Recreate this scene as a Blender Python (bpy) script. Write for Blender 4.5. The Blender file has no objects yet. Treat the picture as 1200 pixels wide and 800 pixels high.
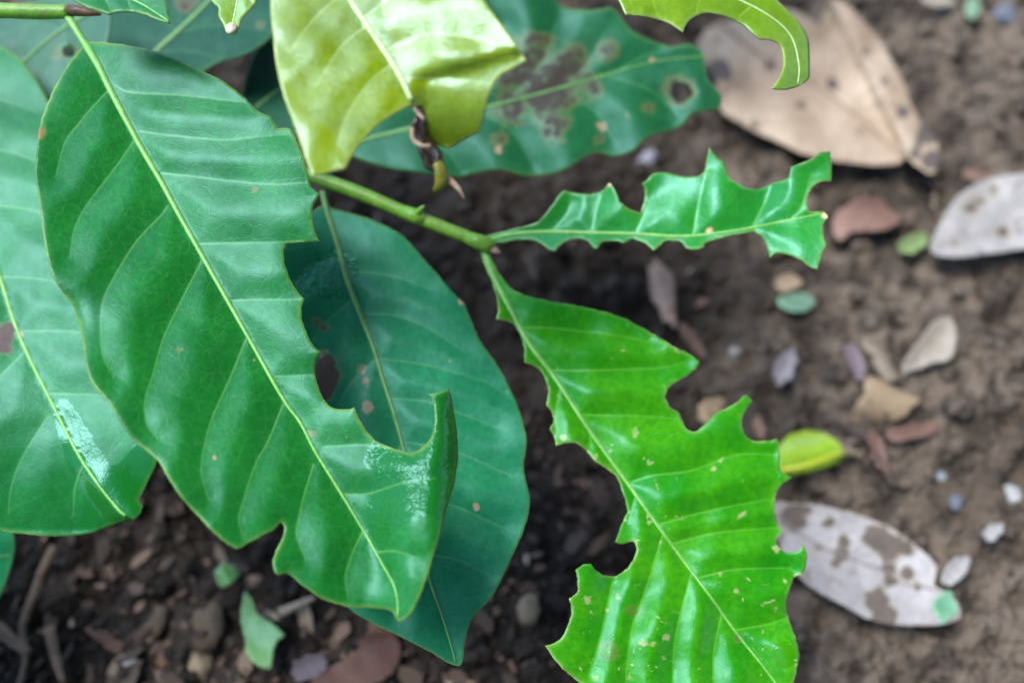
import bpy, math, random
import numpy as np
from mathutils import Vector, Matrix, noise
from mathutils.geometry import delaunay_2d_cdt

random.seed(7)
rng = np.random.default_rng(7)
R = math.radians
SC = bpy.context.scene
COL = SC.collection

# ------------------------------------------------------------------ camera, sky, sun, exposure
LENS, TILT, DIST = 34.0, R(28), 0.42
CAM = Vector((0, -DIST * math.sin(TILT), DIST * math.cos(TILT)))
cd = bpy.data.cameras.new("camera"); cam = bpy.data.objects.new("camera", cd); COL.objects.link(cam)
cam.location = CAM; cam.rotation_euler = (TILT, 0, 0)
cd.lens = LENS; cd.sensor_width = 36; cd.clip_start = 0.01; cd.clip_end = 500
cd.dof.use_dof = True; cd.dof.focus_distance = 0.255; cd.dof.aperture_fstop = 5.4
SC.camera = cam

SUN_EL, SUN_ROT = R(66), R(-70)
w = bpy.data.worlds.new("World"); SC.world = w; w.use_nodes = True
wn = w.node_tree.nodes; wl = w.node_tree.links
sky = wn.new('ShaderNodeTexSky'); sky.sky_type = 'NISHITA'; sky.sun_disc = False
sky.sun_elevation = SUN_EL; sky.sun_rotation = SUN_ROT
sky.air_density = 1.0; sky.dust_density = 0.8; sky.ozone_density = 1.0
bg = wn['Background']; bg.inputs[1].default_value = 0.12
wl.new(sky.outputs[0], bg.inputs[0])
sd = bpy.data.lights.new("sun", 'SUN'); sun = bpy.data.objects.new("sun", sd); COL.objects.link(sun)
sd.energy = 1.2; sd.angle = R(30); sd.color = (1.0, 0.99, 0.96)
sdir = Vector((math.sin(SUN_ROT) * math.cos(SUN_EL), math.cos(SUN_ROT) * math.cos(SUN_EL), math.sin(SUN_EL)))
sun.location = sdir * 3; sun.rotation_euler = sdir.to_track_quat('Z', 'Y').to_euler()
vs = SC.view_settings
vs.view_transform = 'Standard'; vs.look = 'None'; vs.gamma = 1; vs.use_curve_mapping = False
vs.exposure = 2.15

# ------------------------------------------------------------------ picture point -> ray
FPX = LENS / 36.0 * 1200.0
CAMN = np.array(CAM)
RM = np.array(Matrix.Rotation(TILT, 3, 'X'))
def rays(P):
    P = np.asarray(P, float)
    d = np.stack([(P[:, 0] - 600) / FPX, -(P[:, 1] - 400) / FPX, -np.ones(len(P))], 1)
    return d @ RM.T
def at_depth(P, D):
    return CAMN + rays(P) * np.asarray(D, float)[:, None]
def ground_depth(P, z=0.0):
    return (z - CAMN[2]) / rays(P)[:, 2]
def plane_depth(ctrl):
    A = np.array([[x, y, 1] for x, y, d in ctrl], float); b = np.array([1 / d for x, y, d in ctrl])
    c = np.linalg.solve(A, b)
    return lambda P: 1 / (np.asarray(P, float) @ c[:2] + c[2])
def gp(x, y, z=0.0):
    P = np.array([[x, y]], float)
    return Vector(at_depth(P, ground_depth(P, z))[0])

# ------------------------------------------------------------------ 2-D helpers
def parse(s):
    out = []
    for tok in s.split():
        c = tok.endswith('*'); x, y = tok.rstrip('*').split(',')
        out.append((float(x), float(y), c))
    return out
def cr_open(pts, step):
    p = np.array(pts, float)
    if len(p) == 2:
        n = max(1, int(np.hypot(*(p[1] - p[0])) / step))
        return [tuple(p[0] + (p[1] - p[0]) * i / n) for i in range(n)]
    q = np.vstack([2 * p[0] - p[1], p, 2 * p[-1] - p[-2]]); out = []
    for i in range(1, len(q) - 2):
        a, b, c, d = q[i - 1], q[i], q[i + 1], q[i + 2]
        n = max(1, int(np.hypot(*(c - b)) / step))
        for k in range(n):
            t = k / n
            out.append(tuple(0.5 * (2 * b + (c - a) * t + (2 * a - 5 * b + 4 * c - d) * t * t + (3 * b - a - 3 * c + d) * t ** 3)))
    return out
def curve(pts, step=3.0):
    return np.array(cr_open(pts, step) + [tuple(pts[-1])])
def closed(s, step=2.6):
    p = parse(s) if isinstance(s, str) else s
    ci = [i for i, q in enumerate(p) if q[2]]
    if not ci: ci = [0]
    out = []
    for k, i in enumerate(ci):
        j = ci[(k + 1) % len(ci)]
        if j <= i: j += len(p)
        out += cr_open([p[m % len(p)][:2] for m in range(i, j + 1)], step)
    return np.array(out)
def seg_dist(P, L, close=False):
    """distance from points to a polyline; also side sign and arclength fraction at the nearest point"""
    A = L if close else L[:-1]; B = np.roll(L, -1, 0) if close else L[1:]
    AB = B - A; ln = np.maximum((AB ** 2).sum(1), 1e-9); sl = np.sqrt(ln); cum = np.concatenate([[0], np.cumsum(sl)])[:-1]; tot = sl.sum()
    best = np.full(len(P), 1e18); side = np.zeros(len(P)); tt = np.zeros(len(P))
    for s in range(0, len(P), 2000):
        p = P[s:s + 2000]; AP = p[:, None] - A[None]
        u = np.clip((AP * AB[None]).sum(2) / ln, 0, 1)
        dv = AP - u[..., None] * AB[None]; d2 = (dv ** 2).sum(2); k = d2.argmin(1); r = np.arange(len(p))
        best[s:s + 2000] = d2[r, k]
        side[s:s + 2000] = np.sign(AB[k, 0] * AP[r, k, 1] - AB[k, 1] * AP[r, k, 0])
        tt[s:s + 2000] = (cum[k] + u[r, k] * sl[k]) / tot
    return np.sqrt(best), side, tt
def inside(P, L):
    x, y = P[:, 0], P[:, 1]; c = np.zeros(len(P), bool); j = len(L) - 1
    for i in range(len(L)):
        xi, yi = L[i]; xj, yj = L[j]
        if yi != yj:
            m = ((yi > y) != (yj > y)) & (x < (xj - xi) * (y - yi) / (yj - yi) + xi); c ^= m
        j = i
    return c
def nz(P, sc, seed=0, octv=2):
    return np.array([noise.fractal(Vector((p[0] * sc, p[1] * sc, seed * 7.3)), 1.0, 2.0, octv) for p in P])

# ------------------------------------------------------------------ objects
def smooth(q):
    q = np.clip(q, 0, 1); return q * q * (3 - 2 * q)
def gauss(x, y, cx, cy, r): return np.exp(-((x - cx) ** 2 + (y - cy) ** 2) / (r * r))
ORG = {}
def link(name, V, F, mat, parent=None, origin=None, smooth=True, attrs=None):
    V = np.asarray(V, float)
    if origin is None: origin = V.mean(0) if parent is None else np.array(V.mean(0))
    origin = np.array(origin, float)
    me = bpy.data.meshes.new(name)
    me.from_pydata((V - origin).tolist(), [], [tuple(int(i) for i in f) for f in F])
    if smooth: me.polygons.foreach_set('use_smooth', [True] * len(me.polygons))
    for k, a in (attrs or {}).items():
        a = np.asarray(a, np.float32)
        if a.ndim == 1:
            at = me.attributes.new(k, 'FLOAT', 'POINT'); at.data.foreach_set('value', a)
        else:
            at = me.attributes.new(k, 'FLOAT_VECTOR', 'POINT'); at.data.foreach_set('vector', a.ravel())
    me.materials.append(mat); me.update()
    o = bpy.data.objects.new(name, me); COL.objects.link(o)
    if parent is not None:
        o.parent = parent; o.location = origin - ORG[parent]
    else: o.location = origin
    ORG[o] = origin
    return o
def empty(name, loc):
    o = bpy.data.objects.new(name, None); COL.objects.link(o); o.location = loc; o.empty_display_size = 0.02
    ORG[o] = np.array(loc, float); return o
def tag(o, label=None, cat=None, group=None, kind=None):
    if label: o['label'] = label
    if cat: o['category'] = cat
    if group: o['group'] = group
    if kind: o['kind'] = kind
    return o
def tube(path, radii, n=10, flat=1.0, up=None):
    """swept tube through world points; closed ends"""
    path = [Vector(p) for p in path]; V = []; F = []
    side = None
    for i, p in enumerate(path):
        t = (path[min(i + 1, len(path) - 1)] - path[max(i - 1, 0)]).normalized()
        ref = up or Vector((0, 0, 1))
        if side is None or up: 
            side = t.cross(ref)
            if side.length < 1e-3: side = t.cross(Vector((1, 0, 0)))
        side = (side - t * side.dot(t)).normalized(); nn = side.cross(t).normalized()
        for k in range(n):
            a = 2 * math.pi * k / n
            V.append(p + side * math.cos(a) * radii[i] + nn * math.sin(a) * radii[i] * flat)
    m = len(path)
    for i in range(m - 1):
        for k in range(n):
            F.append((i * n + k, i * n + (k + 1) % n, (i + 1) * n + (k + 1) % n, (i + 1) * n + k))
    F.append(tuple(range(n - 1, -1, -1))); F.append(tuple(range((m - 1) * n, m * n)))
    return np.array([tuple(v) for v in V]), F

# ------------------------------------------------------------------ node helpers
class NT:
    def __init__(s, name):
        s.m = bpy.data.materials.new(name); s.m.use_nodes = True
        s.t = s.m.node_tree; s.n = s.t.nodes; s.l = s.t.links
        s.p = s.n['Principled BSDF']; s.out = s.n['Material Output']
    def new(s, typ, **kw):
        x = s.n.new('ShaderNode' + typ)
        for k, v in kw.items(): setattr(x, k, v)
        return x
    def set(s, sock, v):
        if hasattr(v, 'is_output') or isinstance(v, bpy.types.NodeSocket): s.l.new(v, sock)
        else: sock.default_value = v
    def attr(s, name, vec=False):
        a = s.new('Attribute', attribute_name=name); return a.outputs['Vector' if vec else 'Fac']
    def noise(s, co, scale, detail=3, rough=0.55, dist=0.0):
        x = s.new('TexNoise'); s.set(x.inputs['Vector'], co); x.inputs['Scale'].default_value = scale
        x.inputs['Detail'].default_value = detail; x.inputs['Roughness'].default_value = rough; x.inputs['Distortion'].default_value = dist
        return x.outputs['Fac']
    def vor(s, co, scale, feature='DISTANCE_TO_EDGE', rand=1.0):
        x = s.new('TexVoronoi', feature=feature); s.set(x.inputs['Vector'], co); x.inputs['Scale'].default_value = scale
        x.inputs['Randomness'].default_value = rand
        return x.outputs['Distance']
    def ramp(s, f, a, b, lo=0.0, hi=1.0):
        x = s.new('MapRange', interpolation_type='SMOOTHSTEP'); s.set(x.inputs[0], f)
        for i, v in enumerate((a, b, lo, hi)): x.inputs[i + 1].default_value = v
        return x.outputs[0]
    def math(s, op, a, b=0.0):
        x = s.new('Math', operation=op); s.set(x.inputs[0], a); s.set(x.inputs[1], b); return x.outputs[0]
    def mix(s, f, a, b):
        x = s.new('Mix', data_type='RGBA'); s.set(x.inputs[0], f)
        s.set(x.inputs[6], (*a, 1) if isinstance(a, tuple) else a); s.set(x.inputs[7], (*b, 1) if isinstance(b, tuple) else b)
        return x.outputs[2]
    def bump(s, h, strength, dist, prev=None):
        x = s.new('Bump'); s.set(x.inputs['Height'], h); s.set(x.inputs['Strength'], strength); x.inputs['Distance'].default_value = dist
        if prev is not None: s.l.new(prev, x.inputs['Normal'])
        return x.outputs[0]

def leaf_mat(name, c1, c2, vein, edge, rough=0.36, wet_rough=0.08, trans=0.16, tcol=None, spot=(0.10, 0.05, 0.025), net=0.22,
             coat=0.0, bitten=0.35, pale_col=(0.30, 0.21, 0.13), tint=(0.46, 0.88, 0.98), scars=0.0, scar_col=(0.38, 0.46, 0.18), specular=0.5, crinkle=1.0, blotch=0.0, blotch_col=(0.1, 0.06, 0.03), wet_mul=0.75, patchy=0.0):
    N = NT(name); lc = N.attr('lc', True)
    big = N.noise(lc, 1.3, 3); fine = N.noise(lc, 14, 4, 0.6)
    col = N.mix(N.ramp(big, 0.3, 0.7), c1, c2)
    d = tuple(x * 0.72 for x in c1)
    col = N.mix(N.ramp(fine, 0.62, 0.35, 0, 0.45), col, d)
    warp = N.new('VectorMath', operation='ADD')
    nn = N.new('TexNoise'); N.l.new(lc, nn.inputs['Vector']); nn.inputs['Scale'].default_value = 5
    sc_ = N.new('VectorMath', operation='SCALE'); N.l.new(nn.outputs['Color'], sc_.inputs[0]); sc_.inputs['Scale'].default_value = 0.12
    N.l.new(lc, warp.inputs[0]); N.l.new(sc_.outputs[0], warp.inputs[1])
    v1 = N.vor(warp.outputs[0], 5.5); v2 = N.vor(warp.outputs[0], 17)
    netf = N.ramp(v1, 0.0, 0.05, 1, 0); net2 = N.ramp(v2, 0.0, 0.10, 1, 0)
    nf = N.math('MULTIPLY', N.math('ADD', N.math('MULTIPLY', netf, 0.7), N.math('MULTIPLY', net2, 0.35)), net)
    col = N.mix(nf, col, vein)
    wet = N.ramp(N.math('ADD', N.attr('wet'), N.math('MULTIPLY', N.math('SUBTRACT', N.noise(lc, 7, 4, 0.6), 0.5), 1.1)), 0.42, 0.54)
    col = N.mix(N.math('MULTIPLY', wet, 0.8), col, tuple(x * wet_mul for x in c2))
    va = N.attr('vein'); col = N.mix(N.math('MULTIPLY', va, 0.55), col, vein)
    ea = N.attr('edge'); col = N.mix(N.math('MULTIPLY', ea, N.ramp(big, 0.25, 0.65, 0.10, 0.62)), col, N.mix(N.math('MULTIPLY', N.ramp(N.noise(lc, 5, 3), 0.44, 0.56), bitten), edge, (0.16, 0.10, 0.04)))
    if scars:
        s1 = N.noise(lc, 9, 2, 0.5, 0.6); s2 = N.noise(lc, 1.9, 1)
        sf = N.math('MULTIPLY', N.ramp(s1, 0.655, 0.70), N.ramp(s2, 0.5 - 0.12 * scars, 0.62))
        col = N.mix(N.math('MULTIPLY', sf, 0.75), col, scar_col)
    if blotch:
        b1 = N.noise(lc, 3.2, 4, 0.6); col = N.mix(N.ramp(b1, 0.66 - blotch * 0.2, 0.74 - blotch * 0.2), col, blotch_col)
    sp = N.attr('spot'); sn = N.noise(lc, 8, 4, 0.6)
    ss_ = N.math('ADD', sp, N.math('MULTIPLY', N.math('SUBTRACT', sn, 0.5), 1.1))
    sf = N.ramp(ss_, 0.40, 0.70)
    col = N.mix(N.ramp(ss_, 0.22, 0.50, 0, 0.6), col, tuple(0.45 * c2[k] + 0.55 * (0.20, 0.15, 0.05)[k] for k in range(3)))
    pl_ = N.ramp(N.math('ADD', N.attr('pale'), N.math('MULTIPLY', N.math('SUBTRACT', sn, 0.5), 0.8)), 0.42, 0.60)
    scol = N.mix(N.noise(lc, 11, 3), spot, tuple(min(1, x * 1.7 + 0.008) for x in spot))
    col = N.mix(sf, col, scol); col = N.mix(N.math('MULTIPLY', pl_, 0.85), col, pale_col)
    ro = N.math('ADD', rough, N.math('MULTIPLY', N.math('SUBTRACT', N.noise(lc, 4.5, 4), 0.5), 0.22))
    if patchy:
        pn = N.noise(lc, 2.4, 3, 0.55, 0.4); ro = N.math('SUBTRACT', ro, N.ramp(pn, 0.45, 0.6, 0, patchy))
    r_ = N.new('Mix', data_type='FLOAT'); N.set(r_.inputs[0], wet); N.set(r_.inputs[2], ro); N.set(r_.inputs[3], wet_rough)
    ro2 = N.math('MAXIMUM', r_.outputs[0], N.math('MULTIPLY', sf, 0.7))
    b = N.bump(N.math('ADD', N.math('MULTIPLY', netf, -0.8), N.math('MULTIPLY', net2, -0.4)), 0.10, 0.0002)
    b = N.bump(N.noise(lc, 20, 3, 0.55), 0.10, 0.0003, b)
    b = N.bump(N.noise(lc, 4.5, 2, 0.5), 0.07, 0.0016, b)
    cr = N.noise(lc, 15, 2, 0.55, 0.8)
    b = N.bump(cr, N.math('MULTIPLY', wet, 1.0 * crinkle), 0.0007, b)
    P = N.p
    N.set(P.inputs['Base Color'], col); N.set(P.inputs['Roughness'], ro2); N.set(P.inputs['Normal'], b)
    P.inputs['Specular IOR Level'].default_value = specular
    P.inputs['Specular Tint'].default_value = (*tint, 1)  # blue of the sky's sheen is put into the specular colour
    P.inputs['Coat Weight'].default_value = coat; P.inputs['Coat Roughness'].default_value = 0.12
    if trans:
        T = N.new('BsdfTranslucent'); N.set(T.inputs[0], N.mix(0.5, col, tcol or tuple(min(1, x * 2.2) for x in c2)))
        N.set(T.inputs['Normal'], b)
        M = N.new('MixShader'); M.inputs[0].default_value = trans
        N.l.new(P.outputs[0], M.inputs[1]); N.l.new(T.outputs[0], M.inputs[2]); N.l.new(M.outputs[0], N.out.inputs[0])
    return N.m

def plain_mat(name, c1, c2, rough=0.5, scale=60, bump=0.3, bdist=0.0006, specular=0.4, trans=0.0, c3=None, coat=0.0):
    N = NT(name); tc = N.new('TexCoord').outputs['Object']
    n1 = N.noise(tc, scale, 4, 0.6); n2 = N.noise(tc, scale * 5, 3, 0.6)
    col = N.mix(N.ramp(n1, 0.35, 0.65), c1, c2)
    if c3: col = N.mix(N.ramp(N.noise(tc, scale * 1.7, 3), 0.56, 0.66), col, c3)
    col = N.mix(N.ramp(n2, 0.6, 0.35, 0, 0.4), col, tuple(x * 0.6 for x in c1))
    N.set(N.p.inputs['Base Color'], col); N.p.inputs['Roughness'].default_value = rough
    N.p.inputs['Specular IOR Level'].default_value = specular; N.p.inputs['Coat Weight'].default_value = coat
    N.set(N.p.inputs['Normal'], N.bump(N.math('ADD', n1, N.math('MULTIPLY', n2, 0.5)), bump, bdist))
    return N.m

# ------------------------------------------------------------------ leaf builder
def leaf(outline, midrib, veins, depth, mat, parent=None, name='leaf', rib_mat=None, rib=(4.5, 1.2), step=6.0, bulge=6.0, blen=24.0,
         fold=0.0, fold_r=None, curl=0.0, curlw=25.0, wave=0.0, extra=None, holes=(), spots=(), wet=(), thick=0.0004, edgew=2.3,
         jit=0.35, seed=1, rib_name='midrib', vein_w=2.0, flutter=2.0, rib_rise=0.35):
    O = closed(outline); O = O + np.stack([nz(O, 0.16, seed, 2), nz(O, 0.16, seed + 40, 2)], 1) * jit + np.stack([nz(O, 0.45, seed + 80, 2), nz(O, 0.45, seed + 90, 2)], 1) * min(jit, 1.0) * 0.6
    H = [closed(h) for h in holes]
    Mi = curve(midrib, 4.0)
    Vs = [curve(v, 3.0) for v in veins]
    lo, hi = O.min(0), O.max(0)
    # interior points: jittered grid, plus rows along veins and rim
    gx, gy = np.meshgrid(np.arange(lo[0], hi[0], step), np.arange(lo[1], hi[1], step))
    G = np.stack([gx.ravel(), gy.ravel()], 1) + rng.uniform(-step * 0.22, step * 0.22, (gx.size, 2))
    def rows(L, offs):
        T = np.gradient(L, axis=0); T /= np.maximum(np.hypot(T[:, 0], T[:, 1])[:, None], 1e-6); Nn = np.stack([-T[:, 1], T[:, 0]], 1)
        return [L + Nn * o for o in offs]
    feats = []
    for L in Vs: feats += rows(L, (-vein_w, 0, vein_w))
    feats += rows(Mi, (-rib[0] * 1.5, -rib[0] * 0.7, 0, rib[0] * 0.7, rib[0] * 1.5))
    Fp = np.vstack(feats)
    T = np.roll(O, -1, 0) - np.roll(O, 1, 0); T /= np.maximum(np.hypot(T[:, 0], T[:, 1])[:, None], 1e-6)
    Nn = np.stack([-T[:, 1], T[:, 0]], 1); rimp = np.vstack([O + Nn * 3.0, O - Nn * 3.0, O + Nn * 7.0, O - Nn * 7.0])
    def keep(P, m):
        k = inside(P, O)
        d, _, _ = seg_dist(P, O, True); k &= d > m
        for h in H:
            k &= ~inside(P, h); k &= seg_dist(P, h, True)[0] > m
        return P[k]
    Fp = keep(Fp, 1.3); rimp = keep(rimp, 1.9); G = keep(G, step * 0.45)
    if len(Fp): 
        d = np.full(len(G), 1e9)
        for s in range(0, len(G), 1000):
            dd = ((G[s:s + 1000, None] - Fp[None]) ** 2).sum(2).min(1); d[s:s + 1000] = dd
        G = G[d > (step * 0.4) ** 2]
    P = np.vstack([O] + H + [Fp, rimp, G])
    ed = []; b = 0
    for L in [O] + H:
        n = len(L); ed += [(b + i, b + (i + 1) % n) for i in range(n)]; b += n
    res = delaunay_2d_cdt([Vector(p) for p in P], ed, [], 0, 1e-3)
    P = np.array([tuple(v) for v in res[0]]); F = np.array([f for f in res[2] if len(f) == 3])
    C = P[F].mean(1); k = inside(C, O)
    for h in H: k &= ~inside(C, h)
    F = F[k]; used = np.unique(F); rm = np.full(len(P), -1); rm[used] = np.arange(len(used)); P = P[used]; F = rm[F]
    ar = (P[F[:, 1], 0] - P[F[:, 0], 0]) * (P[F[:, 2], 1] - P[F[:, 0], 1]) - (P[F[:, 1], 1] - P[F[:, 0], 1]) * (P[F[:, 2], 0] - P[F[:, 0], 0])
    F[ar > 0] = F[ar > 0][:, ::-1]                                         # faces look at the viewer's side (y runs down)
    dfun = depth
    def surf(Q):
        dm, sd_, t = seg_dist(Q, Mi); lv = dm.copy()
        for L in Vs: lv = np.minimum(lv, seg_dist(Q, L)[0])
        e = seg_dist(Q, O, True)[0]
        for h in H: e = np.minimum(e, seg_dist(Q, h, True)[0])
        h = bulge * (1 - np.exp(-(lv / blen) ** 1.4))
        fr = fold if fold_r is None else fold_r
        h += np.where(sd_ < 0, fold, fr) * np.hypot(dm, 8)
        h -= curl * np.exp(-e / curlw)
        if wave: h += wave * np.sin(t * 34 + seed) * np.clip(dm / 60, 0, 1.5)
        h += flutter * nz(Q, 0.018, seed + 3, 2)
        if extra is not None: h = h + extra(Q[:, 0], Q[:, 1], t, dm * sd_, e)
        return h, dm, sd_, t, lv, e
    h, dm, sd_, t, lv, e = surf(P)
    D = dfun(P); V = at_depth(P, D * (1 - h / FPX))
    vl = np.zeros(len(P))
    for L in Vs:
        dv, _, tv = seg_dist(P, L); vl = np.maximum(vl, np.clip(1 - dv / vein_w, 0, 1) * (1 - 0.55 * tv))
    ea = np.exp(-(e / edgew) ** 2)
    sp = np.zeros(len(P))
    pa = np.zeros(len(P))
    for q in spots:
        x, y, r, s = q[:4]; g_ = s * np.clip(1.5 - np.hypot(P[:, 0] - x, P[:, 1] - y) / r, 0, 1)
        if len(q) > 4: pa = np.maximum(pa, g_)
        else: sp = np.maximum(sp, g_)
    wt = np.zeros(len(P))
    for pg in wet:
        pg = closed(pg, 4); ins = inside(P, pg); dd = seg_dist(P, pg, True)[0]
        wt = np.maximum(wt, np.where(ins, np.clip(0.5 + dd / 8, 0, 1), np.clip(0.5 - dd / 8, 0, 1)))
    mlen = np.hypot(*np.diff(Mi, axis=0).T).sum()
    lc = np.stack([t * mlen / 100 + np.where((t <= 0) | (t >= 1), 0, 0), sd_ * dm / 100, np.full(len(P), seed * 3.7)], 1)
    lc = np.stack([P[:, 0] / 100, P[:, 1] / 100, np.full(len(P), seed * 3.7)], 1)
    o = link(name, V, F, mat, parent, attrs=dict(vein=vl, edge=ea, spot=sp, pale=pa, wet=wt, lc=lc))
    md = o.modifiers.new('thickness', 'SOLIDIFY'); md.thickness = thick; md.offset = -1
    if rib_mat is not None:
        hh = surf(Mi)[0]; Dm = dfun(Mi); s = np.linspace(0, 1, len(Mi))
        rr = rib[0] + (rib[1] - rib[0]) * s ** 0.8
        ctr = at_depth(Mi, Dm * (1 - (hh + rr * (rib_rise - 0.5)) / FPX))
        nrm = np.cross(V[F[:, 1]] - V[F[:, 0]], V[F[:, 2]] - V[F[:, 0]]).sum(0)
        tv, tf = tube(ctr, rr * Dm / FPX, 10, 0.75, Vector(nrm / np.linalg.norm(nrm)))
        m = link(rib_name, tv, tf, rib_mat, o, attrs=dict(lc=np.zeros((len(tv), 3))))
    return o

#@@GROUND
# ------------------------------------------------------------------ soil
def axis(a, b, st, far):
    c = list(np.arange(a, b + 1e-9, st)); g = st; x = b; up = []
    while x < far: g *= 1.35; x += g; up.append(x)
    g = st; x = a; dn = []
    while x > -far: g *= 1.35; x -= g; dn.append(x)
    return np.array(dn[::-1] + c + up)
def soil_h(x, y):
    v = Vector((x, y, 0))
    r = math.hypot(x, y)
    h = 0.0040 * noise.fractal(v * 18, 1.0, 2.0, 2) + 0.0058 * noise.fractal(v * 95 + Vector((3, 1, 5)), 0.8, 2.1, 3)
    c = noise.noise(v * 120 + Vector((9, 2, 4))); h += 0.0028 * max(0, c) ** 0.7
    return (h - 0.004) * (1 if r < 2 else 2 / r)
xs = axis(-0.34, 0.34, 0.0022, 80); ys = axis(-0.22, 0.42, 0.0022, 80)
VV = [(x, y, soil_h(x, y)) for y in ys for x in xs]
nx, ny = len(xs), len(ys)
FF = [(j * nx + i, j * nx + i + 1, (j + 1) * nx + i + 1, (j + 1) * nx + i) for j in range(ny - 1) for i in range(nx - 1)]
SHADE_CENTRE = gp(260, 430, 0)
def soil_mat(name, crumb=False):
    N = NT(name); g = N.new('NewGeometry').outputs['Position']
    a = N.noise(g, 9, 3); b = N.noise(g, 70, 5, 0.65); c = N.noise(g, 420, 4, 0.7); f = N.vor(g, 260, 'F1')
    col = N.mix(N.ramp(a, 0.36, 0.64), (0.080, 0.060, 0.043), (0.158, 0.123, 0.092))
    # shade round the plant's foot painted into the soil colour, lighter crumbly soil beyond
    vd = N.new('VectorMath', operation='DISTANCE'); N.l.new(g, vd.inputs[0]); vd.inputs[1].default_value = SHADE_CENTRE
    shade_f = N.ramp(N.math('ADD', vd.outputs['Value'], N.math('MULTIPLY', N.math('SUBTRACT', N.noise(g, 16, 4, 0.6), 0.5), 0.12)), 0.27, 0.18)
    col = N.mix(N.math('MULTIPLY', shade_f, 0.97), col, (0.012, 0.0085, 0.006))
    col = N.mix(N.ramp(b, 0.58, 0.40, 0, 0.85), col, (0.030, 0.022, 0.016))  # shade of the crevices painted dark into the low spots
    col = N.mix(N.math('MULTIPLY', N.ramp(c, 0.60, 0.74, 0, 0.55), N.math('SUBTRACT', 1.0, N.math('MULTIPLY', shade_f, 0.7))), col, (0.25, 0.205, 0.165))
    col = N.mix(N.ramp(c, 0.42, 0.28, 0, 0.6), col, (0.016, 0.011, 0.009))  # finer crevices, their shade painted in likewise
    N.set(N.p.inputs['Base Color'], col)
    N.set(N.p.inputs['Roughness'], N.ramp(b, 0.3, 0.7, 0.55, 0.9))
    N.p.inputs['Specular IOR Level'].default_value = 0.25
    bb = N.bump(N.math('ADD', b, N.math('MULTIPLY', f, -0.6)), 0.9, 0.0045)
    N.set(N.p.inputs['Normal'], N.bump(c, 0.7, 0.0012, bb))
    return N.m
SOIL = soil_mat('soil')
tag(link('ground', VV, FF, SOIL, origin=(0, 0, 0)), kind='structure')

def ico():
    import bmesh
    bm = bmesh.new(); bmesh.ops.create_icosphere(bm, subdivisions=2, radius=1)
    v = np.array([tuple(x.co) for x in bm.verts]); f = [tuple(y.index for y in x.verts) for x in bm.faces]; bm.free(); return v, f
IV, IF = ico()
def blob(c, r, seed, sq=(1, 1, 0.7), rough=0.35, rz=0.0):
    v = IV * (1 + rough * np.array([noise.fractal(Vector(p) * 1.3 + Vector((seed * 3.1, seed, 0)), 1, 2, 2) for p in IV]))[:, None]
    v = v * np.array(sq); ca, sa = math.cos(rz), math.sin(rz)
    v = np.stack([v[:, 0] * ca - v[:, 1] * sa, v[:, 0] * sa + v[:, 1] * ca, v[:, 2]], 1)
    return v * r + np.array(c)
pool = [blob((0, 0, 0), 1, 100 + i, (1, random.uniform(.6, 1), random.uniform(.5, .85)), 0.55) for i in range(30)]
CV = []; CF = []; nb = 0
for i in range(5200):
    x, y = random.uniform(-0.3, 0.32), random.uniform(-0.2, 0.38)
    r = 0.0006 + 0.0046 * random.random() ** 4
    a = random.uniform(0, 6.28); q = pool[i % 30]
    p = np.stack([q[:, 0] * math.cos(a) - q[:, 1] * math.sin(a), q[:, 0] * math.sin(a) + q[:, 1] * math.cos(a), q[:, 2]], 1) * r
    CV.append(p + np.array([x, y, soil_h(x, y) + r * 0.2])); CF += [tuple(k + nb for k in f) for f in IF]; nb += len(IV)
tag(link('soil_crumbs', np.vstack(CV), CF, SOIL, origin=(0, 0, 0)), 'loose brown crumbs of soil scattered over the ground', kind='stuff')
# humus: countless tiny chips of rotten leaf, bark and straw
N = NT('litter_chips'); h_ = N.attr('hue')
cr_ = N.new('ValToRGB'); N.l.new(h_, cr_.inputs[0]); els = cr_.color_ramp.elements
els[0].color = (0.035, 0.022, 0.015, 1); els[1].color = (0.34, 0.28, 0.21, 1)
for p_, c_ in ((0.35, (0.075, 0.045, 0.030, 1)), (0.6, (0.13, 0.085, 0.055, 1)), (0.8, (0.15, 0.075, 0.05, 1)), (0.92, (0.22, 0.17, 0.12, 1))):
    e_ = els.new(p_); e_.color = c_
N.l.new(cr_.outputs[0], N.p.inputs['Base Color']); N.p.inputs['Roughness'].default_value = 0.75
CV = []; CF = []; CH = []; nb = 0
for i in range(1500):
    if i < 1000:
        q = gp(random.uniform(-60, 720), 830 - 420 * random.random() ** 1.3, 0)
    else: q = Vector((random.uniform(-0.3, 0.32), random.uniform(-0.2, 0.38), 0))
    L = 0.0012 + 0.006 * random.random() ** 3; Wd = L * random.uniform(0.16, 0.7); n = random.choice((5, 6, 7)); a = random.uniform(0, 6.28)
    u = Vector((math.cos(a), math.sin(a), random.uniform(-.35, .35))); v = Vector((-math.sin(a), math.cos(a), random.uniform(-.5, .5))); z = soil_h(q.x, q.y) + 0.0012
    ring = []
    for k in range(n):
        th = 6.283 * k / n; ring.append(Vector((q.x, q.y, z)) + u * math.cos(th) * L * random.uniform(.7, 1.1) + v * math.sin(th) * Wd * random.uniform(.6, 1.1))
    CV += [tuple(p) for p in ring] + [tuple(p - Vector((0, 0, 0.0005))) for p in ring]
    CF += [tuple(nb + k for k in range(n)), tuple(nb + n + k for k in reversed(range(n)))] + [(nb + k, nb + n + k, nb + n + (k + 1) % n, nb + (k + 1) % n) for k in range(n)]
    CH += [random.random() ** 2.6] * (2 * n); nb += 2 * n
tag(link('leaf_litter', CV, CF, N.m, origin=(0, 0, 0), smooth=False, attrs=dict(hue=CH)), 'tiny brown chips of rotten leaf and bark mixed into the soil', kind='stuff')

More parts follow.
